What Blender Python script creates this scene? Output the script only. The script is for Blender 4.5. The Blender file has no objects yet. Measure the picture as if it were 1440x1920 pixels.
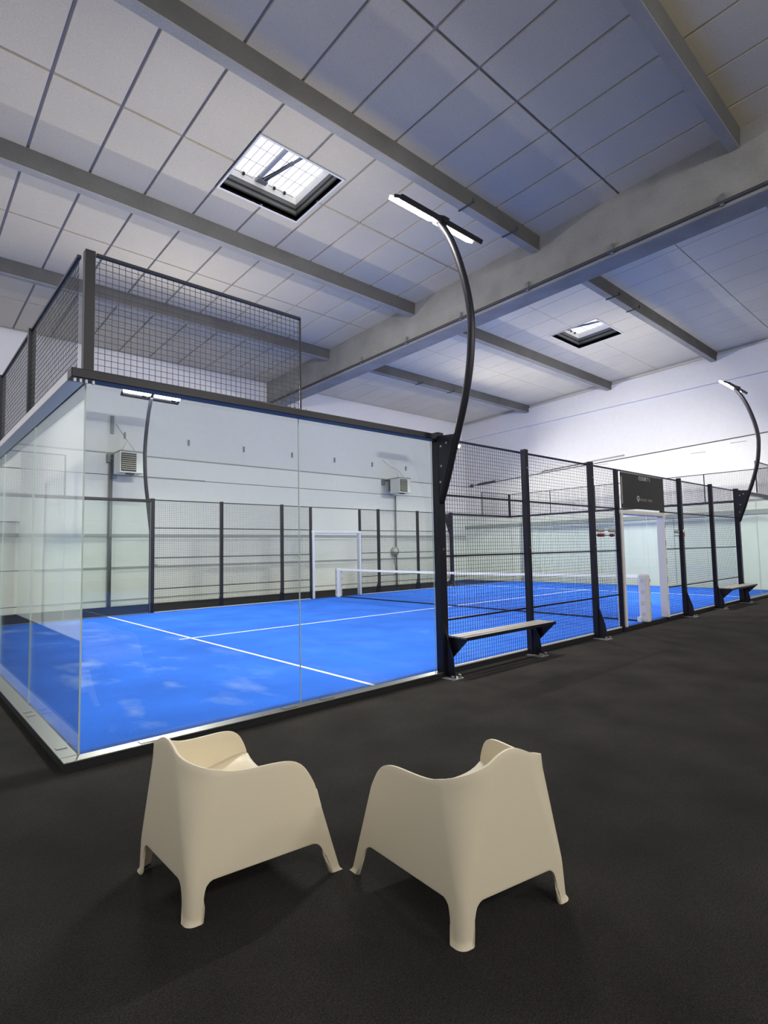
import bpy, bmesh, math, random
from mathutils import Vector, Matrix
random.seed(7)
S = bpy.context.scene
COL = S.collection
PI = math.pi

# ------------------------------------------------------------------ camera
cam_d = bpy.data.cameras.new('camera')
cam_d.sensor_fit = 'HORIZONTAL'; cam_d.sensor_width = 36.0
cam_d.lens = 1037.6 * 36.0 / 1440.0
cam_d.clip_start = 0.05; cam_d.clip_end = 200
cam = bpy.data.objects.new('camera', cam_d); COL.objects.link(cam)
_r = Vector((0.74437221, -0.66749354, -0.01903652))
_u = Vector((-0.03177079, -0.06387674, 0.99745194))
_d = Vector((0.66700872, 0.7418707, 0.06875486))
cam.matrix_world = Matrix(((_r.x, _u.x, -_d.x, -1.1399), (_r.y, _u.y, -_d.y, -4.7985), (_r.z, _u.z, -_d.z, 1.5114), (0, 0, 0, 1)))
S.camera = cam

# ------------------------------------------------------------------ world, exposure, added fill lights
w = bpy.data.worlds.new('world'); S.world = w; w.use_nodes = True
w.node_tree.nodes['Background'].inputs[0].default_value = (0.75, 0.8, 0.9, 1)
w.node_tree.nodes['Background'].inputs[1].default_value = 1.0
S.view_settings.view_transform = 'Standard'; S.view_settings.look = 'None'
S.view_settings.exposure = 0.0; S.view_settings.gamma = 1.0
S.view_settings.use_curve_mapping = False
S.cycles.max_bounces = 10; S.cycles.diffuse_bounces = 6; S.cycles.transparent_max_bounces = 40
S.cycles.glossy_bounces = 4; S.cycles.use_denoising = True
S.cycles.sample_clamp_indirect = 6.0; S.cycles.caustics_reflective = False; S.cycles.caustics_refractive = False

LED_POWER = 345.0           # each of the four court floodlights
FILL_POWER = 315.0          # each added fill lamp behind the camera
CEILING_FILL_POWER = 260.0         # added light at each floodlight head, lifts ceiling and walls
LED_COLOR = (1.0, 0.955, 0.88)

def area_light(name, loc, rot, sx, sy, power, color, parent=None, spread=180):
    l = bpy.data.lights.new(name, 'AREA'); l.shape = 'RECTANGLE'; l.size = sx; l.size_y = sy
    l.energy = power; l.color = color; l.spread = math.radians(spread)
    o = bpy.data.objects.new(name, l); COL.objects.link(o); o.location = loc; o.rotation_euler = rot
    o.parent = parent
    return o
for hx in (-0.4, 5.5, 12.0):         # added fill lamps, unseen behind the camera, to brighten the armchairs
    area_light('fill_light', (hx, -11.2, 7.2), (math.radians(78), 0, 0), 2.6, 1.2, FILL_POWER, (1.0, 0.96, 0.90))

# ------------------------------------------------------------------ materials
def new_mat(name):
    m = bpy.data.materials.new(name); m.use_nodes = True
    return m, m.node_tree, m.node_tree.nodes, m.node_tree.links, m.node_tree.nodes['Principled BSDF']
def plain(name, col, rough=0.5, metal=0.0, spec=0.5, nscale=0, namt=0.0, bump=0.0, detail=4):
    m, t, N, L, b = new_mat(name)
    b.inputs['Base Color'].default_value = (*col, 1); b.inputs['Roughness'].default_value = rough
    b.inputs['Metallic'].default_value = metal; b.inputs['Specular IOR Level'].default_value = spec
    if nscale:
        g = N.new('ShaderNodeNewGeometry'); n = N.new('ShaderNodeTexNoise'); L.new(g.outputs['Position'], n.inputs['Vector'])
        n.inputs['Scale'].default_value = nscale; n.inputs['Detail'].default_value = detail
        r = N.new('ShaderNodeMapRange'); r.inputs[1].default_value = 0.3; r.inputs[2].default_value = 0.7
        r.inputs[3].default_value = 1 - namt; r.inputs[4].default_value = 1 + namt
        L.new(n.outputs[0], r.inputs[0])
        mx = N.new('ShaderNodeVectorMath'); mx.operation = 'SCALE'; mx.inputs[0].default_value = col
        L.new(r.outputs[0], mx.inputs['Scale']); L.new(mx.outputs[0], b.inputs['Base Color'])
        if bump:
            bp = N.new('ShaderNodeBump'); bp.inputs['Strength'].default_value = bump; bp.inputs['Distance'].default_value = 0.01
            L.new(n.outputs[0], bp.inputs['Height']); L.new(bp.outputs[0], b.inputs['Normal'])
    return m
def two_noise(name, col, s1, a1, s2, a2, rough=0.9, bump=0.0, spec=0.2):
    """broad patches (s1) and fine speckle (s2) multiplied onto one colour"""
    m, t, N, L, b = new_mat(name)
    b.inputs['Roughness'].default_value = rough; b.inputs['Specular IOR Level'].default_value = spec
    g = N.new('ShaderNodeNewGeometry')
    prev = None
    for s, a in ((s1, a1), (s2, a2)):
        n = N.new('ShaderNodeTexNoise'); n.inputs['Scale'].default_value = s; n.inputs['Detail'].default_value = 5
        L.new(g.outputs['Position'], n.inputs['Vector'])
        r = N.new('ShaderNodeMapRange'); r.inputs[1].default_value = 0.3; r.inputs[2].default_value = 0.7
        r.inputs[3].default_value = 1 - a; r.inputs[4].default_value = 1 + a
        L.new(n.outputs[0], r.inputs[0])
        mx = N.new('ShaderNodeVectorMath'); mx.operation = 'SCALE'
        if prev is None: mx.inputs[0].default_value = col
        else: L.new(prev.outputs[0], mx.inputs[0])
        L.new(r.outputs[0], mx.inputs['Scale']); prev = mx
    L.new(prev.outputs[0], b.inputs['Base Color'])
    if bump:
        bp = N.new('ShaderNodeBump'); bp.inputs['Strength'].default_value = bump; bp.inputs['Distance'].default_value = 0.01
        L.new(n.outputs[0], bp.inputs['Height']); L.new(bp.outputs[0], b.inputs['Normal'])
    return m
def emit(name, col, strength):
    m, t, N, L, b = new_mat(name)
    b.inputs['Base Color'].default_value = (*col, 1)
    b.inputs['Emission Color'].default_value = (*col, 1); b.inputs['Emission Strength'].default_value = strength
    return m
def glass_mat(name, tint):
    m, t, N, L, b = new_mat(name); N.remove(b)
    out = [n for n in N if n.type == 'OUTPUT_MATERIAL'][0]
    tr = N.new('ShaderNodeBsdfTransparent'); tr.inputs[0].default_value = (*tint, 1)
    gl = N.new('ShaderNodeBsdfGlossy'); gl.inputs['Roughness'].default_value = 0.0; gl.inputs[0].default_value = (0.92, 0.95, 0.93, 1)
    fr = N.new('ShaderNodeFresnel')
    g = N.new('ShaderNodeNewGeometry'); io = N.new('ShaderNodeMapRange'); io.inputs[3].default_value = 1.5; io.inputs[4].default_value = 1 / 1.5
    L.new(g.outputs['Backfacing'], io.inputs[0]); L.new(io.outputs[0], fr.inputs[0])      # both faces of the pane reflect like air to glass
    mx = N.new('ShaderNodeMixShader'); L.new(fr.outputs[0], mx.inputs[0]); L.new(tr.outputs[0], mx.inputs[1]); L.new(gl.outputs[0], mx.inputs[2])
    L.new(mx.outputs[0], out.inputs[0])
    return m
def turf_mat():
    m, t, N, L, b = new_mat('blue_turf')
    b.inputs['Roughness'].default_value = 0.95; b.inputs['Specular IOR Level'].default_value = 0.1
    g = N.new('ShaderNodeNewGeometry')
    def noise(scale, vec=(1, 1, 1), rot=0.0, detail=4):
        mp = N.new('ShaderNodeMapping'); mp.inputs['Scale'].default_value = vec; mp.inputs['Rotation'].default_value = (0, 0, rot)
        L.new(g.outputs['Position'], mp.inputs[0])
        n = N.new('ShaderNodeTexNoise'); n.inputs['Scale'].default_value = scale; n.inputs['Detail'].default_value = detail
        L.new(mp.outputs[0], n.inputs['Vector']); return n
    fine = noise(110); broad = noise(0.9, (1, 1, 1)); sand = noise(1.7, (1.0, 0.55, 1), 0.85, 6)
    r1 = N.new('ShaderNodeMapRange'); r1.inputs[1].default_value = .3; r1.inputs[2].default_value = .7; r1.inputs[3].default_value = .82; r1.inputs[4].default_value = 1.18
    L.new(fine.outputs[0], r1.inputs[0])
    r2 = N.new('ShaderNodeMapRange'); r2.inputs[1].default_value = .3; r2.inputs[2].default_value = .7; r2.inputs[3].default_value = .85; r2.inputs[4].default_value = 1.15
    L.new(broad.outputs[0], r2.inputs[0])
    mu = N.new('ShaderNodeMath'); mu.operation = 'MULTIPLY'; L.new(r1.outputs[0], mu.inputs[0]); L.new(r2.outputs[0], mu.inputs[1])
    sc = N.new('ShaderNodeVectorMath'); sc.operation = 'SCALE'; sc.inputs[0].default_value = (0.030, 0.150, 0.72); L.new(mu.outputs[0], sc.inputs['Scale'])
    rs = N.new('ShaderNodeMapRange'); rs.inputs[1].default_value = .53; rs.inputs[2].default_value = .72; rs.inputs[3].default_value = 0.0; rs.inputs[4].default_value = 0.55
    L.new(sand.outputs[0], rs.inputs[0])
    # drifted sand only near the back glass, where play piles it up
    sx = N.new('ShaderNodeSeparateXYZ'); L.new(g.outputs['Position'], sx.inputs[0])
    rx = N.new('ShaderNodeMapRange'); rx.inputs[1].default_value = 0.2; rx.inputs[2].default_value = 3.2; rx.inputs[3].default_value = 1.0; rx.inputs[4].default_value = 0.12
    L.new(sx.outputs[0], rx.inputs[0])
    ms = N.new('ShaderNodeMath'); ms.operation = 'MULTIPLY'; L.new(rs.outputs[0], ms.inputs[0]); L.new(rx.outputs[0], ms.inputs[1])
    mix = N.new('ShaderNodeMix'); mix.data_type = 'RGBA'; L.new(ms.outputs[0], mix.inputs[0]); L.new(sc.outputs[0], mix.inputs[6])
    mix.inputs[7].default_value = (0.42, 0.55, 0.72, 1)
    L.new(mix.outputs[2], b.inputs['Base Color'])
    bp = N.new('ShaderNodeBump'); bp.inputs['Strength'].default_value = 0.4; bp.inputs['Distance'].default_value = 0.01
    L.new(fine.outputs[0], bp.inputs['Height']); L.new(bp.outputs[0], b.inputs['Normal'])
    return m

M = {
 'carpet': two_noise('charcoal_carpet', (0.027, 0.0255, 0.0245), 1.6, 0.22, 160, 0.45, 0.98, 0.6, 0.05),
 'turf': turf_mat(),
 'line': plain('white_turf', (0.80, 0.82, 0.84), 0.9),
 'wall': two_noise('white_wall_paint', (0.80, 0.80, 0.785), 0.35, 0.035, 6, 0.02, 0.75),
 'wall_low': two_noise('pale_wall_paint', (0.82, 0.825, 0.80), 0.4, 0.035, 5, 0.02, 0.6),
 'rail': plain('grey_rail_paint', (0.36, 0.37, 0.37), 0.6),
 'joint': plain('dark_joint', (0.22, 0.22, 0.23), 0.9),
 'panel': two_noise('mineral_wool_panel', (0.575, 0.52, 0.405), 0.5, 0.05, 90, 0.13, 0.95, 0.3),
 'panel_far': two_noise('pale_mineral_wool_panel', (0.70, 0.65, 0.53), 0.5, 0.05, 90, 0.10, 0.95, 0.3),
 'seam': plain('grey_blue_seam', (0.30, 0.30, 0.32), 0.9),
 'concrete': two_noise('raw_concrete', (0.27, 0.265, 0.25), 1.5, 0.14, 40, 0.08, 0.9, 0.2),
 'purlin_lit': two_noise('concrete_lit', (0.30, 0.295, 0.28), 1.2, 0.12, 40, 0.08, 0.9, 0.2),  # same concrete lightened in colour for the lit underside of the purlins
 'wall_shaded': two_noise('shaded_wall_paint', (0.72, 0.72, 0.735), 0.35, 0.03, 6, 0.02, 0.8),  # white wall with the dimness above the lamps put into its colour
 'purlin': two_noise('concrete_shaded', (0.105, 0.105, 0.105), 1.2, 0.15, 40, 0.08, 0.9, 0.2),  # purlin concrete darkened in colour for the faces turned from the lamps
 'black': plain('black_powder_coat', (0.010, 0.010, 0.018), 0.38, 0, 0.28),
 'wire': plain('black_wire', (0.012, 0.012, 0.016), 0.40, 0, 0.5),
 'steel': plain('brushed_steel', (0.27, 0.27, 0.265), 0.36, 1.0),
 'beam_sheen': plain('beam_reflection_grey', (0.50, 0.50, 0.50), 0.32, 0.6),  # bright wall mirrored in the black back beam, put into its colour
 'bolt': plain('zinc_bolt', (0.38, 0.38, 0.38), 0.5, 0.8),
 'black_matte': plain('black_matte_paint', (0.010, 0.010, 0.012), 0.75, 0, 0.2),
 'skirt': plain('black_skirt', (0.008, 0.008, 0.010), 0.6),
 'glass': glass_mat('tempered_glass', (0.93, 0.965, 0.945)),
 'glass_edge': plain('polished_glass_edge', (0.62, 0.72, 0.68), 0.15, 0, 0.8),
 'plastic': plain('beige_plastic', (0.74, 0.665, 0.51), 0.42, 0, 0.45, 260, 0.02, 0.05),
 'pad': plain('white_vinyl_pad', (0.72, 0.71, 0.72), 0.45),
 'pad_mark': plain('grey_print', (0.38, 0.37, 0.38), 0.6),
 'tape': plain('white_net_tape', (0.85, 0.85, 0.84), 0.7),
 'slat': plain('grey_composite_slat', (0.24, 0.235, 0.22), 0.5, 0, 0.4, 30, 0.1),
 'sign': plain('black_sign', (0.012, 0.011, 0.011), 0.45),
 'print': plain('grey_sign_print', (0.50, 0.50, 0.50), 0.6),
 'heater': plain('white_enamel', (0.68, 0.69, 0.67), 0.4),
 'void': plain('dark_void', (0.012, 0.011, 0.010), 0.8),
 'louvre': plain('louvre_metal', (0.45, 0.43, 0.39), 0.4, 0.3),
 'galv': plain('galvanised_conduit', (0.22, 0.23, 0.24), 0.5, 0.4),
 'cable': plain('dark_cable', (0.05, 0.05, 0.055), 0.6),
 'red': plain('red_plastic', (0.20, 0.012, 0.015), 0.4),
 'grip': plain('grey_plastic', (0.42, 0.42, 0.42), 0.5),
 'upstand': plain('grey_upstand', (0.11, 0.115, 0.115), 0.6),
 'skyframe': plain('white_frame', (0.70, 0.70, 0.68), 0.5),
 'skylight': emit('daylight_glazing', (1.0, 0.985, 0.975), 0.95),
 'georgian': plain('glazing_wire', (0.60, 0.57, 0.57), 0.6),
 'led': emit('lit_led_strip', (1.0, 0.93, 0.80), 28.0),
 'reflector': plain('white_reflector', (0.75, 0.75, 0.75), 0.3),
}

# ------------------------------------------------------------------ mesh helpers
TINY = {'wire_mesh', 'netting', 'glazing_wire', 'pad_print', 'small_print', 'bracket_bolt', 'post_bolt', 'conduit_clip'}
class MB:
    def __init__(s): s.v = []; s.f = []; s.sm = []
    def add(s, vs, fs, smooth=False):
        o = len(s.v); s.v += [tuple(map(float, q)) for q in vs]
        s.f += [tuple(i + o for i in q) for q in fs]; s.sm += [smooth] * len(fs)
        return s
    def box(s, x0, x1, y0, y1, z0, z1):
        x0, x1 = sorted((x0, x1)); y0, y1 = sorted((y0, y1)); z0, z1 = sorted((z0, z1))
        v = [(x, y, z) for z in (z0, z1) for x, y in ((x0, y0), (x1, y0), (x1, y1), (x0, y1))]
        return s.add(v, [(3, 2, 1, 0), (4, 5, 6, 7), (0, 1, 5, 4), (1, 2, 6, 5), (2, 3, 7, 6), (3, 0, 4, 7)])
    def hexa(s, b, t):
        return s.add(list(b) + list(t), [(3, 2, 1, 0), (4, 5, 6, 7), (0, 1, 5, 4), (1, 2, 6, 5), (2, 3, 7, 6), (3, 0, 4, 7)])
    def prism(s, pts, a, b, axis):
        """polygon pts (2-D) extruded from a to b along axis; for axis x pts are (y,z), y: (x,z), z: (x,y)"""
        def P(q, h): return {'x': (h, q[0], q[1]), 'y': (q[0], h, q[1]), 'z': (q[0], q[1], h)}[axis]
        n = len(pts); v = [P(q, a) for q in pts] + [P(q, b) for q in pts]
        return s.add(v, [tuple(range(n - 1, -1, -1)), tuple(range(n, 2 * n))] + [(i, (i + 1) % n, n + (i + 1) % n, n + i) for i in range(n)])
    def tube(s, path, r, n=8, caps=True):
        path = [Vector(q) for q in path]; m = len(path); vs = []
        t0 = (path[1] - path[0]).normalized()
        a = t0.cross(Vector((0, 0, 1)) if abs(t0.z) < .95 else Vector((1, 0, 0))).normalized()
        for i, q in enumerate(path):
            t = (path[min(i + 1, m - 1)] - path[max(i - 1, 0)]).normalized()
            a = (a - t * a.dot(t)).normalized(); b = a.cross(t)
            rr = r[i] if isinstance(r, (list, tuple)) else r
            for k in range(n):
                w_ = 2 * PI * (k + .5) / n; vs.append(q + a * rr * math.cos(w_) + b * rr * math.sin(w_))
        fs = [(i * n + k, i * n + (k + 1) % n, (i + 1) * n + (k + 1) % n, (i + 1) * n + k) for i in range(m - 1) for k in range(n)]
        if caps: fs += [tuple(range(n - 1, -1, -1)), tuple(range((m - 1) * n, m * n))]
        return s.add(vs, fs, n > 5)
    def grid_wires(s, O, U, V, lu, lv, step, r, offu=0.0, offv=0.0):
        """welded wire mesh in the plane O + u*U + v*V, square section wires"""
        O, U, V = Vector(O), Vector(U), Vector(V); Wn = U.cross(V)
        def wire(a, b, side):
            vs = []
            for q in (a, b):
                for c, d in ((-1, -1), (1, -1), (1, 1), (-1, 1)): vs.append(q + side * c * r + Wn * d * r)
            s.add(vs, [(0, 1, 5, 4), (1, 2, 6, 5), (2, 3, 7, 6), (3, 0, 4, 7)])
        k = offu + step / 2
        while k < lu - 1e-4: wire(O + U * k, O + U * k + V * lv, U); k += step
        k = offv + step / 2
        while k < lv - 1e-4: wire(O + V * k, O + V * k + U * lu, V); k += step
        return s
    def build(s, name, mat, parent=None, world=False, bevel=0.0, smooth=0):
        me = bpy.data.meshes.new(name)
        v = s.v
        if world and parent is not None:
            lx, ly, lz = parent.location; v = [(a - lx, b - ly, c - lz) for a, b, c in v]
        me.from_pydata(v, [], s.f)
        me.materials.append(mat if not isinstance(mat, str) else M[mat])
        if any(s.sm):
            me.polygons.foreach_set('use_smooth', s.sm)
        if smooth:
            me.shade_smooth(); me.set_sharp_from_angle(angle=math.radians(smooth))
        me.update()
        o = bpy.data.objects.new(name, me); COL.objects.link(o)
        if parent is not None: o.parent = parent
        if name in TINY: o['kind'] = 'stuff'
        if bevel:
            b = o.modifiers.new('bevel', 'BEVEL'); b.width = bevel; b.segments = 2; b.limit_method = 'ANGLE'
        return o
def copy_part(o, parent, loc=None):
    c = o.copy(); COL.objects.link(c); c.parent = parent
    if loc is not None: c.location = loc
    return c
def copy_thing(o, loc, rz=0.0, label=None):
    c = o.copy(); COL.objects.link(c); c.location = loc; c.rotation_euler = (0, 0, rz)
    if label: c['label'] = label
    for ch in list(o.children):
        d = copy_part(ch, c)
        for g in list(ch.children): copy_part(g, d)
    return c
def thing(name, label, cat, loc=(0, 0, 0), rz=0.0, group=None):
    o = bpy.data.objects.new(name, None); COL.objects.link(o); o.empty_display_size = .2
    o.location = loc; o.rotation_euler = (0, 0, rz); o['label'] = label; o['category'] = cat
    if group: o['group'] = group
    return o
def structure(o): o['kind'] = 'structure'; return o
def struct_empty(name):
    o = bpy.data.objects.new(name, None); COL.objects.link(o); return structure(o)

# ------------------------------------------------------------------ the hall
FZ = -0.07                     # carpet level; the turf top is z = 0
XW, YW = 21.0, 13.5            # far wall, left wall
XB, YN = -1.6, -14.0           # wall beside the camera, wall behind it
def zc(y): return 7.93 + 0.0385 * (YW - y)     # underside of the sloping ceiling
structure(MB().box(XB - .3, XW + .3, YN - .3, YW + .3, FZ - .2, FZ).build('floor', 'carpet'))

# left wall (runs behind the court), built up of long horizontal panels with open joints
wl = structure(MB().box(XB - .3, XW + .3, YW + .05, YW + .3, FZ, 8.6).build('wall_left', 'joint'))
zs = [FZ, 0.13, 1.13, 2.15, 4.0, 4.68, 8.3]
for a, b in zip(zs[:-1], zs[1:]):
    MB().box(XB, XW, YW, YW + .08, a + .012, b - .012).build('wall_panel', 'wall_low' if b < 2.2 else ('wall' if b < 5 else 'wall_shaded'), wl)
MB().box(XB, XW, YW - .035, YW, 2.08, 2.17).build('wall_rail', 'rail', wl)
MB().box(2.0, XW, YW - .03, YW, 1.10, 1.155).build('wall_rail', 'rail', wl)
MB().box(2.0, XW, YW - .02, YW, .12, .15).build('wall_rail', 'rail', wl)
MB().box(XB, XW, YW - .05, YW, 4.665, 4.70).build('wall_ledge', 'rail', wl)
MB().box(4.5, 7.0, YW - .012, YW, 3.985, 4.03).build('wall_cable', 'galv', wl)
anchor = MB().box(-.025, .025, -.05, 0, -.10, .10).build('wall_anchor', 'galv', wl); anchor.location = (4.35, YW, 5.28)
for k in range(1, 8): copy_part(anchor, wl, (4.35 + 2.06 * k, YW, 5.28))
MB().box(3.93, 4.02, YW - .06, YW, 5.28, 5.85).build('wall_strut', 'galv', wl)
# left end: rough unpainted pilaster under a pale board
MB().box(.75, 1.50, YW - .10, YW, FZ, 2.50).build('wall_pilaster', two_noise('rough_render', (0.50, 0.49, 0.45), 1.3, 0.18, 12, 0.08, .9, .2), wl)
MB().box(XB, 1.50, YW - .13, YW, 2.50, 3.92, ).build('wall_board', 'wall', wl)

def yslab(x0, x1, y0, y1, za0, za1, zb0, zb1):
    """box along y whose z range changes from (za0,za1) at y0 to (zb0,zb1) at y1"""
    return [(x0, y0, za0), (x1, y0, za0), (x1, y1, zb0), (x0, y1, zb0)], [(x0, y0, za1), (x1, y0, za1), (x1, y1, zb1), (x0, y1, zb1)]
# far wall with its ledge, beam and cables
wf = structure(MB().box(XW + .05, XW + .3, YN, YW, FZ, 9.2).build('wall_far', 'joint'))
MB().box(XW - .10, XW + .06, YN, YW, FZ, 2.50).build('wall_panel', 'wall_low', wf)
MB().box(XW - .14, XW, YN, YW, 2.50, 2.66).build('wall_ledge', 'rail', wf)
b_, t_ = yslab(XW, XW + .06, YN, YW, 2.66, 5.94, 2.66, 4.645)
MB().hexa(b_, t_).build('wall_panel', 'wall', wf)
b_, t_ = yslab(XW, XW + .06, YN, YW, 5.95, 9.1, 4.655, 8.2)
MB().hexa(b_, t_).build('wall_panel', 'wall_shaded', wf)
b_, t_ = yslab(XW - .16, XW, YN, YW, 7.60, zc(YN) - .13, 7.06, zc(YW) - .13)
MB().hexa(b_, t_).build('wall_beam', 'wall_shaded', wf)
def sloped_bar(name, mat, x0, x1, y0, z0, y1, z1, h, par):
    b_, t_ = yslab(x0, x1, y0, y1, z0, z0 + h, z1, z1 + h)
    return MB().hexa(b_, t_).build(name, mat, par)
sloped_bar('wall_cable', 'cable', XW - .03, XW, -5.0, 5.49, 13.3, 4.66, .03, wf)
sloped_bar('wall_cable', 'cable', XW - .035, XW, 6.7, 5.06, 9.0, 4.93, .035, wf)
sloped_bar('wall_cable', 'galv', XW - .03, XW, 5.2, 5.14, 6.6, 5.08, .05, wf)
sloped_bar('wall_cable', 'cable', XW - .05, XW, 11.6, 4.72, 12.7, 4.66, .11, wf)
MB().box(XW - .05, XW, 13.0, 13.15, 4.62, 4.76).build('wall_anchor', 'cable', wf)
for y, z in ((2.2, 4.86), (5.9, 4.90), (.9, 5.05)):
    MB().box(XW - .015, XW, y, y + .5, z, z + .02).build('wall_patch', 'rail', wf)
MB().box(XW - .16, XW - .10, 9.2, 9.5, FZ, 2.5).build('wall_pilaster', 'wall_low', wf)
for y in (-6.8, -3.4, 0.0, 3.4, 6.3): 
    MB().box(XW - .104, XW - .099, y, y + .02, FZ + .1, 2.5).build('panel_joint', 'rail', wf)

wb = structure(MB().box(XB - .3, XB, YN, YW, FZ, 9.2).build('wall_back', 'wall'))
wn = structure(MB().box(XB - .3, XW + .3, YN - .3, YN, FZ, 9.3).build('wall_near', 'wall'))

# ceiling: backing deck, mineral wool panels, purlins, main beam
HOLES = {'a': (3.23, 4.90, 2.90, 4.45), 'b': (14.55, 16.30, 2.95, 4.45)}
XS0, XSTEP, YS0, YSTEP = 0.38, 0.932, -0.18, 1.94
def minus(rects, h):
    out = []
    for x0, x1, y0, y1 in rects:
        a0, a1, b0, b1 = max(x0, h[0]), min(x1, h[1]), max(y0, h[2]), min(y1, h[3])
        if a0 >= a1 or b0 >= b1: out.append((x0, x1, y0, y1)); continue
        if x0 < a0: out.append((x0, a0, y0, y1))
        if a1 < x1: out.append((a1, x1, y0, y1))
        if y0 < b0: out.append((a0, a1, y0, b0))
        if b1 < y1: out.append((a0, a1, b1, y1))
    return out
def deck(rects, up0, up1):
    mb = MB()
    for x0, x1, y0, y1 in rects:
        b_ = [(x0, y0, zc(y0) + up0), (x1, y0, zc(y0) + up0), (x1, y1, zc(y1) + up0), (x0, y1, zc(y1) + up0)]
        t_ = [(x, y, z + up1 - up0) for x, y, z in b_]
        mb.hexa(b_, t_)
    return mb
full = [(XB - .3, XW + .3, YN - .3, YW + .3)]
ceil = structure(deck(minus(minus(full, HOLES['a']), HOLES['b']), .035, .20).build('ceiling', 'seam'))
PANEL = {}
far_field = []
npan = 0
j = -8
ys = [YS0 + k * YSTEP for k in range(-8, 9)]
xs = [XS0 + k * XSTEP for k in range(-3, 24)]
for yi in range(len(ys) - 1):
    for xi in range(len(xs) - 1):
        x0, x1, y0, y1 = xs[xi], xs[xi + 1], ys[yi], ys[yi + 1]
        x0, x1 = max(x0, XB), min(x1, XW - .01); y0, y1 = max(y0, YN), min(y1, YW)
        if x1 - x0 < .08 or y1 - y0 < .08: continue
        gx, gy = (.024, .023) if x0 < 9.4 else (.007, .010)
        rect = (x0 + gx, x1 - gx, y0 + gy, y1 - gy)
        rs = minus(minus([rect], HOLES['a']), HOLES['b'])
        # which panels the photograph shows: a fan from the camera
        dx, dy = (x0 + x1) / 2 + 1.14, (y0 + y1) / 2 + 4.8
        dep = dx * .667 + dy * .742; lat = dx * .744 - dy * .667
        inview = dep > 4.5 and abs(lat) < .72 * dep + 1.2 and npan < 298
        if not inview: far_field += rs; continue
        npan += 1
        if len(rs) == 1 and rs[0] == rect:
            key = (round(x1 - x0, 3), round(y1 - y0, 3), gx)
            cx, cy = (x0 + x1) / 2, (y0 + y1) / 2
            if key in PANEL:
                o = bpy.data.objects.new('ceiling_panel', PANEL[key]); COL.objects.link(o); o.parent = ceil
            else:
                hx, hy = (x1 - x0) / 2 - gx, (y1 - y0) / 2 - gy; s_ = -.0385
                b_ = [(-hx, -hy, -hy * s_), (hx, -hy, -hy * s_), (hx, hy, hy * s_), (-hx, hy, hy * s_)]
                t_ = [(a, b, c + .034) for a, b, c in b_]
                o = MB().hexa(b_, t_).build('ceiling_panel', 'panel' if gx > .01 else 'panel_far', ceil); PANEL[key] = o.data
            o.location = (cx, cy, zc(cy))
        else:
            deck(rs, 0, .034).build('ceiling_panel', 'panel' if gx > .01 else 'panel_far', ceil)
o = deck(far_field, 0, .034).build('ceiling_panel_field', 'panel', ceil); o['kind'] = 'stuff'
BX0, BX1 = 9.42, 9.98
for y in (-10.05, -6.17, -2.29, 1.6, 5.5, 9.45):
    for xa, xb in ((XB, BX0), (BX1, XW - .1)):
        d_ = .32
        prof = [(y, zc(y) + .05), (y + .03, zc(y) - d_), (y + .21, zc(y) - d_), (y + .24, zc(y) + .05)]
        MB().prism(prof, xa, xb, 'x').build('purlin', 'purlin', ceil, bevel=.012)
        MB().prism([(y + .035, zc(y) - d_ - .012), (y + .205, zc(y) - d_ - .012), (y + .205, zc(y) - d_ + .005), (y + .035, zc(y) - d_ + .005)], xa + .02, xb - .02, 'x').build('purlin_lit_face', 'purlin_lit', ceil)  # thin strip added to show the purlin underside as lit
def zbeam(y): return 7.30 - 0.018 * (y + 2.7)
b_, t_ = yslab(BX0, BX1, YN, YW, zbeam(YN), zc(YN) + .03, zbeam(YW), zc(YW) + .03)
MB().hexa(b_, t_).build('main_beam', 'concrete', ceil, bevel=.03)
MB().tube([(BX0 - .035, y, zbeam(y) + .085) for y in (YN, -6, 0, 6, YW)], .032, 8).build('beam_conduit', 'cable', ceil)
clip = MB().box(-.05, 0, -.03, .03, -.05, .16).build('conduit_clip', 'galv', ceil); clip.location = (BX0, -3.9, zbeam(-3.9) + .08)
for k in range(1, 9): copy_part(clip, ceil, (BX0, -3.9 + 1.95 * k, zbeam(-3.9 + 1.95 * k) + .08))
# small cable brackets on the purlins beyond the beam
for x, y in ((12.9, 1.57), (14.1, 1.57), (13.6, 9.42), (15.4, 9.42), (6.9, 1.57), (8.3, 1.57)):
    MB().box(x, x + .04, y - .10, y + .26, zc(y) - .35, zc(y) - .33).box(x, x + .04, y - .12, y - .09, zc(y) - .35, zc(y) - .27).build('cable_bracket', 'cable', ceil)

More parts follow.
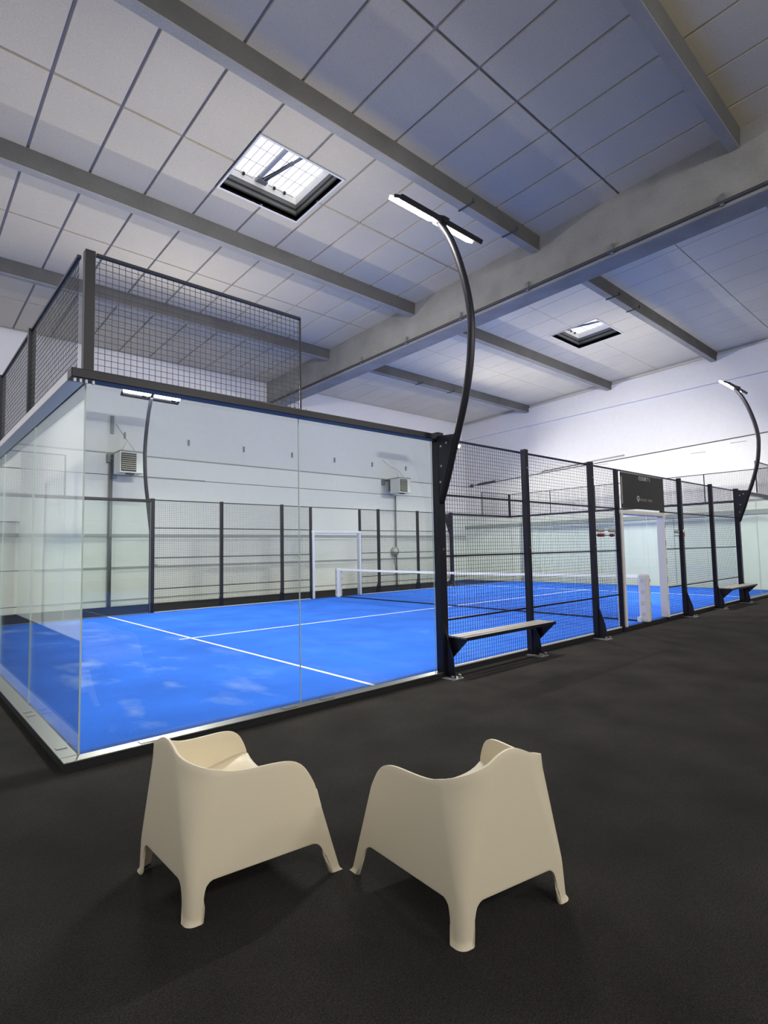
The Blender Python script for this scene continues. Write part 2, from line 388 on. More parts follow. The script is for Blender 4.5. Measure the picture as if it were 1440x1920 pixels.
# roof lights
def roof_light(n, h):
    x0, x1, y0, y1 = h
    r = struct_empty('window_%d' % n); r.location = ((x0 + x1) / 2, (y0 + y1) / 2, zc((y0 + y1) / 2))
    z0 = zc(y0)
    def ring(mb, a, b, t, inn=0.0):   # rectangular ring between heights a and b above the ceiling, wall thickness t outward of inset inn
        X0, X1, Y0, Y1 = x0 + inn, x1 - inn, y0 + inn, y1 - inn
        for (p0, p1, q0, q1) in ((X0 - t, X0, Y0 - t, Y1 + t), (X1, X1 + t, Y0 - t, Y1 + t), (X0, X1, Y0 - t, Y0), (X0, X1, Y1, Y1 + t)):
            b_ = [(p0, q0, zc(q0) + a), (p1, q0, zc(q0) + a), (p1, q1, zc(q1) + a), (p0, q1, zc(q1) + a)]
            t_ = [(p0, q0, zc(q0) + b), (p1, q0, zc(q0) + b), (p1, q1, zc(q1) + b), (p0, q1, zc(q1) + b)]
            mb.hexa(b_, t_)
        return mb
    ring(MB(), .0, .10, .05).build('upstand', 'upstand', r, True)
    ring(MB(), .10, .13, .05, .012).build('rubber_seal', 'void', r, True)
    ring(MB(), .13, .215, .05, .002).build('upstand', 'upstand', r, True)
    ring(MB(), .215, .25, .05, .014).build('rubber_seal', 'void', r, True)
    ring(MB(), .25, .34, .05, .004).build('upstand', 'upstand', r, True)
    ring(MB(), -.012, .01, .035, -.002).build('edge_trim', 'skyframe', r, True)
    ring(MB(), .34, .52, .06, .015).build('frame', 'skyframe', r, True)
    dk = MB()
    gb = [(x0 - .05, y0 - .05, zc(y0) + .52), (x1 + .05, y0 - .05, zc(y0) + .52), (x1 + .05, y1 + .05, zc(y1) + .52), (x0 - .05, y1 + .05, zc(y1) + .52)]
    MB().hexa(gb, [(a, b, c + .03) for a, b, c in gb]).build('pane', 'skylight', r, True)
    wires = MB()
    for k in range(1, 12):
        x = x0 + (x1 - x0) * k / 12; wires.box(x - .004, x + .004, y0, y1, zc(y1) + .505, zc(y1) + .515)
    for k in (1, 2, 3):
        y = y0 + (y1 - y0) * k / 4; wires.box(x0, x1, y - .004, y + .004, zc(y1) + .505, zc(y1) + .515)
    wires.build('glazing_wire', 'georgian', r, True)
    zz = zc(y1) + .44
    cx = x0 + (x1 - x0) * .46
    MB().box(cx - .035, cx + .035, y0, y1 - .03, zz, zz + .05).build('opener_bar', 'grip', r, True)
    MB().tube([(cx + .10, y1 - .12, zz), (cx + .34, y0 + .12, zz - .03)], .03, 8).build('opener_piston', 'galv', r, True)
    MB().tube([(cx + .02, y1 - .10, zz - .01), (cx + .14, y1 - .55, zz - .01), (cx + .23, y0 + .62, zz)], .012, 6).build('opener_hose', 'cable', r, True)
    MB().box(cx - .05, cx + .16, y1 - .16, y1 - .06, zz - .05, zz + .02).build('opener_bracket', 'galv', r, True)
    for k in (.12, .28, .68, .82):
        x = x0 + (x1 - x0) * k; MB().box(x - .02, x + .02, y1 - .07, y1 - .03, zz - .02, zz + .03).build('frame_clip', 'void', r, True)
    MB().tube([(x0 + .1, y1 - .055, zz), (x0 + (x1 - x0) * .40, y1 - .055, zz)], .006, 6).build('clip_rod', 'galv', r, True)
    MB().tube([(x0 + (x1 - x0) * .60, y1 - .055, zz), (x1 - .1, y1 - .055, zz)], .006, 6).build('clip_rod', 'galv', r, True)
roof_light(1, HOLES['a']); roof_light(2, HOLES['b'])

# ------------------------------------------------------------------ court turf
YF = 10.08
turf = MB().box(0.012, 19.988, 0.012, YF - .012, FZ, 0.0).build('court_turf', 'turf')
turf['label'] = 'bright blue artificial turf of the court, with pale sand streaks'; turf['category'] = 'turf'
for (x0, x1, y0, y1) in ((2.955, 3.005, .013, YF - .013), (16.92, 16.97, .013, YF - .013), (2.85, 17.15, 5.015, 5.065)):
    if x1 - x0 > 1:
        MB().box(2.77, 2.955, y0, y1, 0, .004).build('court_line', 'line', turf)
        MB().box(3.005, 16.92, y0, y1, 0, .004).build('court_line', 'line', turf)
        MB().box(16.97, 17.15, y0, y1, 0, .004).build('court_line', 'line', turf)
    else: MB().box(x0, x1, y0, y1, 0, .004).build('court_line', 'line', turf)

# ------------------------------------------------------------------ enclosure
H3, H4 = 2.96, 3.95
class Side:
    """a wall plane: s runs along it, o points outward from the court"""
    def __init__(s, P, d, out): s.P, s.d, s.o = Vector(P), Vector(d), Vector(out)
    def pt(s, a, b, z): q = s.P + s.d * a + s.o * b; return (q.x, q.y, z)
    def box(s, mb, a0, a1, b0, b1, z0, z1):
        p, q = s.pt(a0, b0, z0), s.pt(a1, b1, z1); return mb.box(p[0], q[0], p[1], q[1], p[2], q[2])
    def prism(s, mb, poly, a0, a1):
        """poly of (outward, z) extruded along s"""
        n = len(poly); v = [s.pt(a0, b, z) for b, z in poly] + [s.pt(a1, b, z) for b, z in poly]
        return mb.add(v, [tuple(range(n - 1, -1, -1)), tuple(range(n, 2 * n))] + [(i, (i + 1) % n, n + (i + 1) % n, n + i) for i in range(n)])
def mesh_grid(side, a0, a1, z0, z1, parent, b=0.0, r=.0020, step=.05):
    mb = MB(); O = side.pt(a0, b, z0)
    mb.grid_wires(O, side.d, Vector((0, 0, 1)), a1 - a0, z1 - z0, step, r)
    return mb.build('wire_mesh', 'wire', parent, True)

def glass_wall(side, joints, label, mesh=None, posts=(), ends=(0, 0), bw=.13, beam='black'):
    root = thing('glass_wall', label, 'glass wall', side.pt((joints[0] + joints[-1]) / 2, 0, FZ))
    a0, a1 = joints[0], joints[-1]
    for p, q in zip(joints[:-1], joints[1:]):
        pane = side.box(MB(), p + .005, q - .005, -.006, .006, 0.0, H3 - .07).build('glass_pane', 'glass', root, True)
        for e in (p + .001, q - .004):
            side.box(MB(), e, e + .003, -.006, .006, 0.001, H3 - .07).build('glass_edge', 'glass_edge', pane)
            pane.children[-1].location = (-root.location.x, -root.location.y, -root.location.z)
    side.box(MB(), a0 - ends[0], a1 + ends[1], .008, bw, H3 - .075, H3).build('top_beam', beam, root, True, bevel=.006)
    side.box(MB(), a0 - .0, a1 + .0, -.010, .008, H3 - .07, H3 - .062).build('beam_lip', 'black_matte', root, True)
    side.box(MB(), a0 - ends[0], a1 + ends[1], .007, bw, -.012, 0.004).build('base_channel', 'steel', root, True, bevel=.003)
    side.box(MB(), a0 - ends[0] + .004, a1 + ends[1] - .004, .0, bw - .008, FZ, -.012).build('base_skirt', 'skirt', root, True)
    for p in joints[1:-1]:
        for k in (-.12, -.06, .06):
            side.box(MB(), p + k - .008, p + k + .008, .055, .075, H3, H3 + .03).build('bolt', 'bolt', root, True)
    if mesh:
        m0, m1 = mesh
        mesh_grid(side, m0, m1, H3, H4, root, .05, .0019)
        side.box(MB(), m0, m1, .035, .065, H4 - .025, H4).build('top_rail', 'black', root, True)
        for q, wd in posts:
            side.box(MB(), q - wd / 2, q + wd / 2, .05 - min(wd, .08) / 2, .05 + min(wd, .08) / 2, H3, H4).build('mesh_post', 'black', root, True, bevel=.003)
    return root

NEAR = Side((0, 0, 0), (1, 0, 0), (0, -1, 0))
BACK = Side((0, 0, 0), (0, 1, 0), (-1, 0, 0))
FAR = Side((0, YF, 0), (1, 0, 0), (0, 1, 0))
END = Side((20, 0, 0), (0, 1, 0), (1, 0, 0))
glass_wall(NEAR, (0, 2, 4), 'two-pane glass side wall nearest the armchairs, black top beam with a short mesh panel above',
           (0.05, 2.0), ((0.0, .075), (2.0, .016)), (.13, .0))
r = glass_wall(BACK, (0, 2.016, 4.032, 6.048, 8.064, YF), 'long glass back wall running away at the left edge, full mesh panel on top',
           (0.05, YF), ((2.016, .07), (4.032, .07), (6.048, .07), (8.064, .07), (YF, .08)), (-.008, .13), beam='beam_sheen')
glass_wall(FAR, (0, 2, 4), 'glass side wall opposite, by the left wall under the louvred heater', (0.0, 2.0), ((0.0, .08), (2.0, .03)), (.0, .0))
glass_wall(NEAR, (16, 18, 20), 'glass side wall at the far right, beyond the distant bench', (18.0, 20.0), ((18.0, .03), (20.0, .08)), (.0, .13))
glass_wall(FAR, (16, 18, 20), 'glass side wall at the far corner of the court, below a stepped mesh panel', (18.0, 20.0), ((18.0, .03), (20.0, .08)), (.0, .13))
glass_wall(END, (0, 2.016, 4.032, 6.048, 8.064, YF), 'glass end wall across the far end of the court, in front of the far white wall',
           (0.0, YF), ((2.016, .03), (4.032, .03), (6.048, .03), (8.064, .03)), (-.008, -.008))
# loose bolts at the ends of the near top beam
nw = [o for o in COL.objects if o.name.startswith('glass_wall')][0]
for k in (-.10, -.06, -.02, .03):
    MB().box(k - .008, k + .008, -.115, -.09, H3 - .105, H3 - .075).build('bolt', 'bolt', nw, True)
for x in (.42, 1.75, 2.2):
    MB().box(x, x + .14, -.11, -.03, .004, .010).build('setting_block', 'steel', nw, True)
bw_ = [o for o in COL.objects if o.name.startswith('glass_wall')][1]
for y in (.22, 1.45, 1.62):
    MB().box(-.105, -.03, y, y + .05, .004, .009).build('setting_block', 'steel', bw_, True)

def fence(side, label, gate, posts):
    root = thing('mesh_fence', label, 'fence', side.pt(10, 0, FZ))
    for q in posts:
        wd = .11 if q in (4, 16) else .085
        c = q + (.055 if q == 4 else (-.055 if q == 16 else 0))
        p = side.box(MB(), c - wd / 2, c + wd / 2, .012, .012 + wd, FZ, H3 + .03).build('fence_post', 'black', root, True, bevel=.004)
        g = [(.012 + wd, .50), (.012 + wd, FZ), (.012 + wd + .15, FZ), (.012 + wd + .11, .18)]
        gus = side.prism(MB(), g, c - .008, c + .008).build('post_gusset', 'black', p)
        pl = side.box(MB(), c - .10, c + .10, .0, .012 + wd + .19, FZ, FZ + .012).build('foot_plate', 'galv', p)
        bo = side.box(MB(), c + .05, c + .08, .012 + wd + .14, .012 + wd + .17, FZ + .01, FZ + .05).build('anchor_bolt', 'bolt', p)
        bo2 = side.box(MB(), c - .08, c - .05, .012 + wd + .14, .012 + wd + .17, FZ + .01, FZ + .05).build('anchor_bolt', 'bolt', p)
        f = MB()
        for z in (.36, .43, 1.5, 2.70): side.box(f, c - .008, c + .008, .012 + wd, .012 + wd + .006, z, z + .016)
        fb = f.build('post_bolt', 'bolt', p)
        for ch in (gus, pl, bo, bo2, fb): ch.location = (-root.location.x, -root.location.y, -root.location.z)
    spans = [(4.11, 6), (6, 8), (8, gate[0]), (gate[1], 12), (12, 14), (14, 15.89)]
    for a, b in spans:
        mesh_grid(side, a, b, 0.02, H3 - .02, root, 0.0, .0019)
        for z in (.61, 1.42, 2.21):
            side.box(MB(), a, b, .003, .018, z - .011, z + .011).build('fence_rail', 'black', root, True)
        side.box(MB(), a, b, -.015, .015, H3 - .025, H3).build('top_rail', 'black', root, True)
        side.box(MB(), a, b, -.012, .02, 0.0, .018).build('bottom_strip', 'skyframe', root, True)
        side.box(MB(), a, b, .0, .03, FZ, 0.0).build('base_skirt', 'skirt', root, True)
    side.box(MB(), gate[0], gate[1], .0, .03, FZ, -.002).build('base_skirt', 'skirt', root, True)
    side.box(MB(), gate[0], gate[1], -.015, .015, H3 - .025, H3).build('top_rail', 'black', root, True)
    return root
def gate_frame(side, label, a0, a1, ztop):
    root = thing('gate_frame', label, 'door frame', side.pt((a0 + a1) / 2, 0, FZ))
    for a, s_ in ((a0, 1), (a1, -1)):
        side.box(MB(), a - .035, a + .035, -.02, .05, FZ, H3 - .026).build('gate_post', 'black', root, True, bevel=.003)
        aa = a + s_ * .055
        side.box(MB(), aa - .04, aa + .04, -.075, .085, 0.0, ztop).build('post_pad', 'pad', root, True, bevel=.02)
        if s_ < 0:
            marks = MB()
            for k in range(5): side.box(marks, aa - .02, aa + .02, .0851, .0865, .35 + .38 * k, .47 + .38 * k)
            marks.build('pad_print', 'pad_mark', root, True)
    side.box(MB(), a0, a1, -.07, .08, ztop - .03, ztop + .055).build('crossbar_pad', 'pad', root, True, bevel=.02)
    return root
GA, GB = 9.05, 11.10
fence(NEAR, 'black mesh fence with the bench and gateway, on the armchair side of the court', (GA, GB), (4, 6, 8, 12, 14, 16))
fence(FAR, 'black mesh fence on the opposite side of the court, along the left wall', (GA, GB), (4, 6, 8, 12, 14, 16))
gate_frame(NEAR, 'white padded gateway frame below the black court sign', GA, GB, 2.13)
gate_frame(FAR, 'white padded gateway frame in the opposite fence, behind the far net post', GA, GB, 2.13)

# sign over the near gateway
sg = thing('court_sign', 'black hanging banner sign lettered COURT above the near gateway', 'sign', (10.07, -.06, 2.25))
MB().box(9.13, 11.08, -.075, -.055, 2.22, 2.90).build('sign_board', 'sign', sg, True, bevel=.004)
MB().box(9.16, 11.05, -.06, -.045, 2.905, 2.925).build('hanging_rod', 'bolt', sg, True)
MB().box(9.13, 9.16, -.082, -.074, 2.30, 2.82).build('edge_strip', 'bolt', sg, True)
def text_part(name, body, x, z, width, height, mat, parent, y):
    cu = bpy.data.curves.new(name, 'FONT'); cu.body = body; cu.size = 1.0; cu.extrude = .004; cu.align_x = 'LEFT'
    cu.offset = .012
    L0 = parent.location; glyphs = []
    for ch_ in body:             # every letter is a part of its own
        cu.body = ch_; t = bpy.data.objects.new(name, cu); COL.objects.link(t)
        dg = bpy.context.evaluated_depsgraph_get(); dg.update()
        me = bpy.data.meshes.new_from_object(t.evaluated_get(dg)); bpy.data.objects.remove(t)
        glyphs.append(me)
    adv, at = [], 0.0
    for me in glyphs:
        if len(me.vertices) == 0: adv.append((at, 0)); at += .28; continue
        lo, hi = min(v.co.x for v in me.vertices), max(v.co.x for v in me.vertices)
        adv.append((at, lo)); at += hi - lo + .10
    ys_ = [v.co.y for me in glyphs for v in me.vertices]; y0_, y1_ = min(ys_), max(ys_)
    kx, ky = width / (at - .10), height / (y1_ - y0_)
    for me, (off, lo) in zip(glyphs, adv):
        if len(me.vertices) == 0: continue
        for v in me.vertices:
            v.co = Vector((x + (v.co.x - lo + off) * kx - L0.x, y - v.co.z - L0.y, z + (v.co.y - y0_) * ky - L0.z))
        me.materials.clear(); me.materials.append(M[mat])
        o = bpy.data.objects.new(name, me); COL.objects.link(o); o.parent = parent
text_part('letter', 'COURT 1', 9.90, 2.795, .50, .078, 'print', sg, -.0762)
em = MB()
ring_o = [(9.84 + .062 * math.cos(a), 2.432 + .05 * math.sin(a)) for a in [2 * PI * k / 20 for k in range(20)]]
ring_i = [(9.84 + .030 * math.cos(a), 2.436 + .026 * math.sin(a)) for a in [2 * PI * k / 20 for k in range(20)]]
v_ = [(a, -.0765, b) for a, b in ring_o] + [(a, -.0765, b) for a, b in ring_i]
em.add(v_, [(k, (k + 1) % 20, 20 + (k + 1) % 20, 20 + k) for k in range(20)])
em.prism([(9.80, 2.395), (9.84, 2.355), (9.88, 2.395)], -.0762, -.0775, 'y')
em.build('emblem', 'print', sg, True)
gl = MB(); xg = 9.93       # small print under the name: too small to read in the photograph
for wd in (.03, .03, .025, .03, .03, .02, .03, 0, .03, .025, .03, .03, .025):
    if wd: gl.box(xg, xg + wd * .35, -.0775, -.0762, 2.385, 2.43).box(xg, xg + wd, -.0775, -.0762, 2.418 if wd > .026 else 2.385, 2.43 if wd > .026 else 2.397)
    xg += (wd or .03) + .016
gl.build('small_print', 'print', sg, True)

# ------------------------------------------------------------------ net and posts
def net_post(label, y, sgn):
    root = thing('net_post', label, 'net post', (10.06, y, 0))
    MB().box(-.085, .085, -.09, .09, .0, .94).build('post_pad', 'pad', root, bevel=.035)
    mk = MB()
    for k in range(4):
        z = .15 + .22 * k
        ringm = [(-.0865, .035 * math.cos(2 * PI * i / 10) , z + .035 * math.sin(2 * PI * i / 10)) for i in range(10)]
        rin = [(-.0865, .024 * math.cos(2 * PI * i / 10), z + .024 * math.sin(2 * PI * i / 10)) for i in range(10)]
        mk.add(ringm + rin, [(i, (i + 1) % 10, 10 + (i + 1) % 10, 10 + i) for i in range(10)])
        mk.box(.05, .086, -.0915, -.0905, z - .03, z + .03)
    mk.build('pad_print', 'pad_mark', root)
    MB().box(-.06, .06, sgn * .02 - .04, sgn * .02 + .04, .0, .10).build('base_skirt', 'pad', root, bevel=.01).location = (-.05, sgn * .06, 0)
    return root
net_post('white padded net post standing in the near gateway', -.01, 1)
net_post('white padded net post at the far end of the net', YF - .1, -1)
nt = thing('court_net', 'black court net with white top tape across the blue turf', 'net', (10.06, 5.0, 0))
def znet(y): return .90 - .03 * (1 - ((y - 5.04) / 5.0) ** 2)
nw_ = MB(); y0n, y1n = .08, YF - .19
k = y0n
while k < y1n:
    z = znet(k); nw_.add([(10.06 - .0013, k - .0013, .02), (10.06 + .0013, k - .0013, .02), (10.06 + .0013, k + .0013, .02), (10.06 - .0013, k + .0013, .02),
                          (10.06 - .0013, k - .0013, z), (10.06 + .0013, k - .0013, z), (10.06 + .0013, k + .0013, z), (10.06 - .0013, k + .0013, z)],
                         [(0, 1, 5, 4), (1, 2, 6, 5), (2, 3, 7, 6), (3, 0, 4, 7)]); k += .045
for h in range(20):
    z = .03 + h * .043; nw_.box(10.06 - .0013, 10.06 + .0013, y0n, y1n, z, z + .0026)
nw_.build('netting', 'wire', nt, True)
tp = MB(); N_ = 24
for i in range(N_):
    ya, yb = y0n + (y1n - y0n) * i / N_, y0n + (y1n - y0n) * (i + 1) / N_
    za, zb = znet(ya), znet(yb)
    tp.hexa([(10.05, ya, za - .03), (10.07, ya, za - .03), (10.07, yb, zb - .03), (10.05, yb, zb - .03)], [(10.05, ya, za + .03), (10.07, ya, za + .03), (10.07, yb, zb + .03), (10.05, yb, zb + .03)])
tp.build('top_tape', 'tape', nt, True)
MB().box(10.045, 10.075, y0n, y1n, .004, .03).build('bottom_cord', 'wire', nt, True)

# ------------------------------------------------------------------ benches on the fence posts
def bench(label, xa, xb, xo):
    root = thing('bench', label, 'bench', (xo, -.25, FZ), 0, 'fence benches')
    for k in range(3):
        y = -.125 - .098 * k
        MB().box(xa - .02, xb + .05, y - .088, y, .415, .437).build('bench_slat', 'slat', root, True, bevel=.003)
    MB().box(xa - .02, xb + .05, -.415, -.409, .395, .436).build('front_edge', 'black', root, True)
    for x in (xa, xb):
        MB().prism([(-.12, .414), (-.41, .414), (-.40, .39), (-.13, .13)], x + .005, x + .017, 'x').build('bench_bracket', 'black', root, True)
        MB().box(x - .03, x + .017, -.135, -.118, .13, .414).build('bracket_flange', 'black', root, True)
    return root
bench('grey slatted bench bolted between the two fence posts nearest the glass', 4.12, 6.06, 5.1)
bench('small distant grey bench between the last two fence posts at far right', 14.06, 15.98, 15.0)

# ball clips on the fence beside the gateway
def clip_bracket(label, x0, x1, grips, reds):
    root = thing('clip_bracket', label, 'bracket', ((x0 + x1) / 2, -.03, 1.75))
    MB().tube([(x0, -.03, 1.795), (x1, -.03, 1.795), (x1, -.03, 1.705), (x0, -.03, 1.705)], .008, 6).build('wire_frame', 'galv', root, True)
    for a, b in grips: MB().tube([(a, -.03, 1.795), (a + .03, -.03, 1.795), (b - .03, -.03, 1.795), (b, -.03, 1.795)], [.018, .034, .034, .018], 10).build('grip', 'grip', root, True)
    for a, b in reds: MB().tube([(a, -.04, 1.705), (a + .02, -.04, 1.705), (b - .02, -.04, 1.705), (b, -.04, 1.705)], [.018, .029, .029, .018], 10).build('red_knob', 'red', root, True)
    return root
clip_bracket('grey and red two-knob wire bracket on the mesh left of the gateway', 8.17, 8.87, ((8.2, 8.46), (8.64, 8.87)), ((8.2, 8.44), (8.66, 8.80)))
c2 = clip_bracket('small grey and red bracket on the fence post right of the gateway', 11.67, 11.93, ((11.69, 11.9),), ())
MB().box(11.965, 12.04, -.115, -.099, 1.78, 1.84).build('white_cap', 'pad', c2, True, bevel=.006)
MB().box(11.955, 12.045, -.112, -.099, 1.68, 1.775).build('red_knob', 'red', c2, True, bevel=.006)

# ------------------------------------------------------------------ floodlights
def floodlight(label):
    root = thing('floodlight', label, 'floodlight', (4.055, 0, 0), 0, 'court floodlights')
    path = [(0, -.10, 2.10), (0, -.155, 2.24), (0, -.235, 2.45), (0, -.335, 2.75), (0, -.45, 3.07), (0, -.555, 3.40), (0, -.63, 3.75), (0, -.665, 4.10), (0, -.665, 4.35),
            (0, -.61, 4.70), (0, -.50, 5.10), (0, -.385, 5.40), (0, -.27, 5.62), (0, -.20, 5.74)]
    P = [Vector(q) for q in path]
    sm = []
    for i in range(len(P) - 1):
        a, b, c, d = P[max(i - 1, 0)], P[i], P[i + 1], P[min(i + 2, len(P) - 1)]
        for t in (0, .25, .5, .75):
            sm.append(.5 * ((2 * b) + (c - a) * t + (2 * a - 5 * b + 4 * c - d) * t * t + (3 * b - a - 3 * c + d) * t ** 3))
    sm.append(P[-1])
    MB().tube(sm, .048, 12).build('curved_mast', 'black', root)
    MB().prism([(-.12, 2.94), (-.40, 2.92), (-.13, 2.12)], -.052, -.040, 'x').prism([(-.12, 2.94), (-.40, 2.92), (-.13, 2.12)], .040, .052, 'x').build('mast_bracket', 'black', root)
    bt = MB()
    for y, z in ((-.17, 2.80), (-.26, 2.83), (-.17, 2.55), (-.15, 2.35)):
        bt.box(-.058, -.052, y - .012, y + .012, z - .012, z + .012).box(.052, .058, y - .012, y + .012, z - .012, z + .012)
    bt.build('bracket_bolt', 'bolt', root)
    # head: frame tilted a little towards the court
    T = math.radians(32); c_, s_ = math.cos(T), math.sin(T)
    Y0, Z0 = -.19, 5.77
    def hd(x, a, b): return (x, Y0 + a * c_ - b * s_, Z0 + a * s_ + b * c_)   # a: toward the court, b: up
    def hb(mb, x0, x1, a0, a1, b0, b1):
        return mb.hexa([hd(x0, a0, b0), hd(x1, a0, b0), hd(x1, a1, b0), hd(x0, a1, b0)], [hd(x0, a0, b1), hd(x1, a0, b1), hd(x1, a1, b1), hd(x0, a1, b1)])
    fr = MB()
    hb(fr, -.76, .76, -.13, -.09, -.03, .03); hb(fr, -.76, -.725, -.09, .04, -.02, .02); hb(fr, .725, .76, -.09, .04, -.02, .02)
    fr.build('head_frame', 'black', root)
    hb(MB(), -.05, .05, -.14, .12, -.01, .05).build('head_clamp', 'black', root)
    for x0, x1 in ((-.76, -.03), (.03, .76)):
        md = hb(MB(), x0 + .01, x1 - .01, -.02, .16, .0, .035).build('led_module', 'reflector', root)
        hb(MB(), x0 + .02, x1 - .02, .030, .150, -.045, .0).build('led_strip', 'led', md)
        hb(MB(), x0 + .1, x0 + .2, -.09, -.02, .0, .02).build('driver_arm', 'black', root)
    area_light('led_light', hd(0, .09, -.052), (T, 0, 0), 1.46, .10, LED_POWER, LED_COLOR, root)
    area_light('ceiling_fill', hd(0, .18, .0), (math.radians(62), 0, 0), 1.4, .05, CEILING_FILL_POWER, LED_COLOR, root)  # extra lamp added to brighten the ceiling
    return root
fl = floodlight('nearest curved black floodlight mast, on the fence post where the glass ends')
copy_thing(fl, (15.945, 0, 0), 0, 'curved black floodlight mast at far right, above the distant bench')
copy_thing(fl, (4.055, YF, 0), PI, 'floodlight mast across the court whose bright lamp shows through the near glass wall')
copy_thing(fl, (15.945, YF, 0), PI, 'floodlight mast across the court, lamp glowing just right of the nearest mast')

# ------------------------------------------------------------------ heaters on the left wall
def heater(label, loc, strut):
    root = thing('unit_heater', label, 'heater', loc, 0, 'wall heaters')
    MB().box(-.34, .34, -.30, .30, -.31, .31).build('casing', 'heater', root, bevel=.012)
    MB().box(-.31, .12, -.312, -.302, -.27, .27).build('louvre_void', 'void', root)
    lv = MB().hexa([(-.30, -.345, .0), (.11, -.345, .0), (.11, -.312, .03), (-.30, -.312, .03)], [(-.30, -.345, .008), (.11, -.345, .008), (.11, -.312, .038), (-.30, -.312, .038)]).build('louvre', 'louvre', root)
    lv.location = (0, 0, .20)
    for k in range(1, 8): copy_part(lv, root, (0, 0, .20 - .062 * k))
    MB().box(-.34, .34, -.31, .80, .31, .35).build('mounting_arm', 'galv', root)
    MB().box(-.42, -.34, .62, .80, .10, .36).build('mounting_plate', 'galv', root)
    MB().box(-.34, .34, .30, .42, -.20, .20).build('fan_guard', 'cable', root)
    MB().box(-.1, .12, -.15, .0, -.35, -.31).build('junction_box', 'cable', root)
    MB().tube([(-.25, -.1, .35), (-.02, .1, .72), (.16, -.1, .35)], .008, 6).build('hanging_chain', 'galv', root)
    if strut: MB().tube([(-.02, .1, .72), (-.12, .5, 1.1), (-.15, .78, 1.35)], .008, 6).build('hanging_wire', 'galv', root)
    else: MB().tube([(-.02, .1, .72), (-.2, .5, .95), (-.35, .78, 1.25)], .006, 6).build('hanging_wire', 'galv', root)
    return root
heater('white louvred unit heater on the left wall with a dark pipe dropping from it', (4.24, 12.7, 4.27), True)
heater('white louvred unit heater on the left wall, seen beside the first fence post', (15.6, 12.7, 4.30), False)
pp = MB().tube([(3.93, YW - .10, FZ), (3.93, YW - .10, 4.46)], .055, 10).build('drop_pipe', 'galv')
pp['label'] = 'dark vertical pipe on the left wall under the nearer heater'; pp['category'] = 'pipe'
pp2 = MB().tube([(15.95, YW - .08, FZ), (15.95, YW - .08, 3.95)], .03, 8).build('drop_pipe', 'galv')
pp2['label'] = 'thin vertical conduit on the left wall under the farther heater'; pp2['category'] = 'pipe'
sb = thing('socket_box', 'small pale socket box on the left wall behind the glass', 'socket', (5.25, YW, 1.24))
MB().box(-.10, .10, -.06, 0, -.05, .09).build('box_body', 'heater', sb, bevel=.008)
MB().box(-.12, .16, -.05, 0, -.07, -.05).build('box_shelf', 'rail', sb)
hr = thing('cable_reel', 'round grey cable reel with dangling cord hung on the left wall', 'reel', (15.85, YW - .08, 1.45))
MB().tube([(0, .06, 0), (0, -.06, 0)], .20, 20).build('reel_disc', 'grip', hr)
MB().tube([(0, -.06, 0), (0, -.075, 0)], .12, 20).build('reel_hub', 'heater', hr)
MB().tube([(-.03, -.05, -.19), (-.1, -.05, -.45), (-.03, -.05, -.70), (.06, -.05, -.85), (-.02, -.05, -.95)], .012, 6).build('reel_cord', 'cable', hr)

# ------------------------------------------------------------------ armchairs
def interp(tab, x):
    if x <= tab[0][0]: return tab[0][1]
    for (a, p), (b, q) in zip(tab[:-1], tab[1:]):
        if x <= b: return p + (q - p) * (x - a) / (b - a)
    return tab[-1][1]
FLARE = .445                # the sides open towards the front
def flare(z): return .008 * max(0, 1 - z / .016) ** 2
def hwid(z): return .3075 - .070 * z + flare(z)
def sback(z): return .027 * z - flare(z)
def sfront(z): return .735 - .258 * z + flare(z)
def rback(z): return .036 + .108 * min(1, max(0, (z - .17) / .40))
def shell_point(kind, f, z):
    """one half outline (lateral >= 0): kind 'side' f 0 front..1 corner, 'corner' f 0..1, 'back' f 0..1 centre"""
    hw, sb_, sf, rb = hwid(z), sback(z), sfront(z), rback(z)
    if kind == 'side': return (hw, sf + ((sb_ + rb) - sf) * f)
    if kind == 'corner':
        a = f * PI / 2; return (hw - rb + rb * math.cos(a), sb_ + rb - rb * math.sin(a))
    return ((hw - rb) * (1 - f), sb_)
cols = []
SL, BL = .66, .262          # outline lengths near the floor: side run, half back run
side_d = [0, .006, .012, .02, .03, .04, .046, .051, .056, .062, .070, .082, .10, .13, .17, .22, .27, .32, .37, .42, .46, .50, .54, .57, .59, .603, .612, .619, .625, .630, .634, .637, .642, .65, .66]
for d in side_d: cols.append(('side', d / SL))
for k in range(1, 9): cols.append(('corner', k / 8))
back_e = [.010, .018, .023, .026, .030, .035, .041, .048, .057, .07, .09, .115, .14, .17, .20, .23, BL]
for e in back_e: cols.append(('back', e / BL))
LEG = .157
def rise(x, x0):     # from the leg's inner edge the arch fills out with a rounded fillet
    return interp([(x0, 0.0), (x0 + .005, .080), (x0 + .010, .113), (x0 + .018, .136), (x0 + .030, .150), (x0 + .048, LEG)], x)
def z_bottom(kind, f):
    if kind == 'corner': return 0.0
    if kind == 'side':
        d = f * SL; return min(rise(d, .046), rise(SL - d, .023), LEG)
    return min(rise(f * BL, .023), LEG)
def z_top(kind, f):
    if kind == 'side':
        d = f * .465
        return interp([(0, .425), (.004, .450), (.010, .475), (.018, .500), (.028, .519), (.042, .536), (.060, .549), (.085, .559), (.12, .566), (.17, .571), (.24, .573), (.32, .576), (.38, .581), (.42, .587), (.465, .600)], d)
    if kind == 'corner': return .600 + .074 * (f ** 1.1)
    return .674 + .038 * math.sin(f * PI / 2)
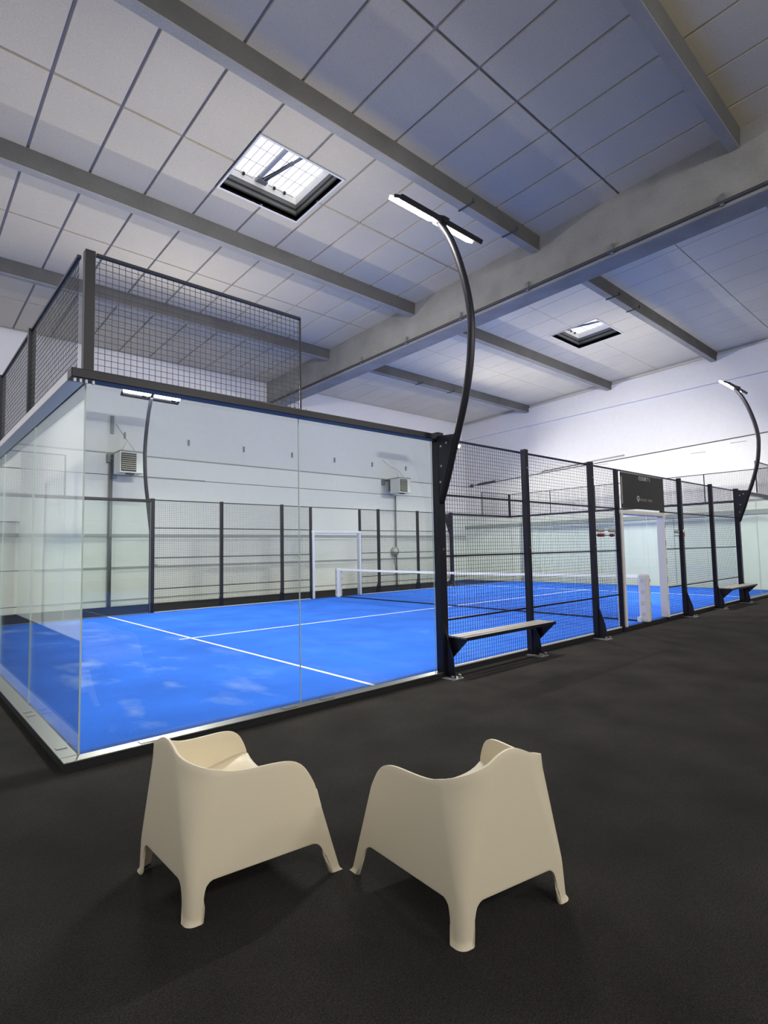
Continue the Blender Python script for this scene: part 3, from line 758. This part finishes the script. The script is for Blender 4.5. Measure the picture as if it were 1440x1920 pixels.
def chair_shell(parent):
    NR = 22; pts = []; idx = {}
    full_cols = [(k, f, 1) for k, f in cols] + [(k, f, -1) for k, f in reversed(cols[:-1])]
    vs = []
    for (k, f, sgn) in full_cols:
        zb, zt = z_bottom(k, f), z_top(k, f)
        for i in range(NR + 1):
            t = i / NR; t = t ** 1.25
            z = zb + (zt - zb) * t
            l, s = shell_point(k, f, z); vs.append((s, sgn * l * (1 + FLARE * s), z))
    n = NR + 1
    fs = [(c * n + i, (c + 1) * n + i, (c + 1) * n + i + 1, c * n + i + 1) for c in range(len(full_cols) - 1) for i in range(NR)]
    mb = MB().add(vs, fs, True)
    o = mb.build('shell', 'plastic', parent)
    so = o.modifiers.new('thickness', 'SOLIDIFY'); so.thickness = .012; so.offset = -1; so.use_quality_normals = True; so.use_even_offset = False
    bv = o.modifiers.new('rim', 'BEVEL'); bv.width = .004; bv.segments = 2; bv.limit_method = 'ANGLE'; bv.angle_limit = math.radians(60)
    return o
def chair_seat(parent):
    prof = [(.640, .215), (.655, .27), (.655, .315), (.638, .345), (.60, .362), (.54, .362), (.46, .352), (.37, .340), (.29, .333), (.23, .338), (.185, .362), (.155, .41), (.140, .45), (.128, .48), (.110, .495)]
    NL = 20; vs = []
    for s, z in prof:
        for i in range(NL + 1):
            l = -1 + 2 * i / NL
            up = .05 * abs(l) ** 5 if z > .32 and s > .16 else 0
            zz = z + up
            lim = hwid(zz) - .006
            if s < sback(zz) + rback(zz): 
                q = (sback(zz) + rback(zz) - s) / rback(zz); lim = hwid(zz) - rback(zz) + rback(zz) * math.sqrt(max(0, 1 - min(1, q) ** 2)) - .006
            vs.append((s, l * lim * (1 + FLARE * s), zz))
    n = NL + 1
    fs = [(r * n + i, r * n + i + 1, (r + 1) * n + i + 1, (r + 1) * n + i) for r in range(len(prof) - 1) for i in range(NL)]
    o = MB().add(vs, fs, True).build('seat', 'plastic', parent)
    so = o.modifiers.new('thickness', 'SOLIDIFY'); so.thickness = .008; so.offset = 0
    return o
ch = thing('armchair', 'left beige moulded plastic armchair, turned side-on beside the glass corner', 'chair', (0, 0, 0), 0, 'beige armchairs')
chair_shell(ch); chair_seat(ch)
# back-left foot (at s = 0, lateral = +w) stands on the measured corner; the chair's forward is +s
def place(ob, corner, fwd_deg, side):
    a = math.radians(fwd_deg); f = Vector((math.cos(a), math.sin(a))); l = Vector((-math.sin(a), math.cos(a)))
    q = Vector(corner) - l * side * .3075
    ob.location = (q.x, q.y, FZ); ob.rotation_euler = (0, 0, a)
c2_ = copy_thing(ch, (0, 0, 0), 0, 'right beige moulded plastic armchair, seen from behind, facing the court')
place(ch, (-.141, -2.397), .6, -1)
place(c2_, (.592, -3.280), 79.0, 1)
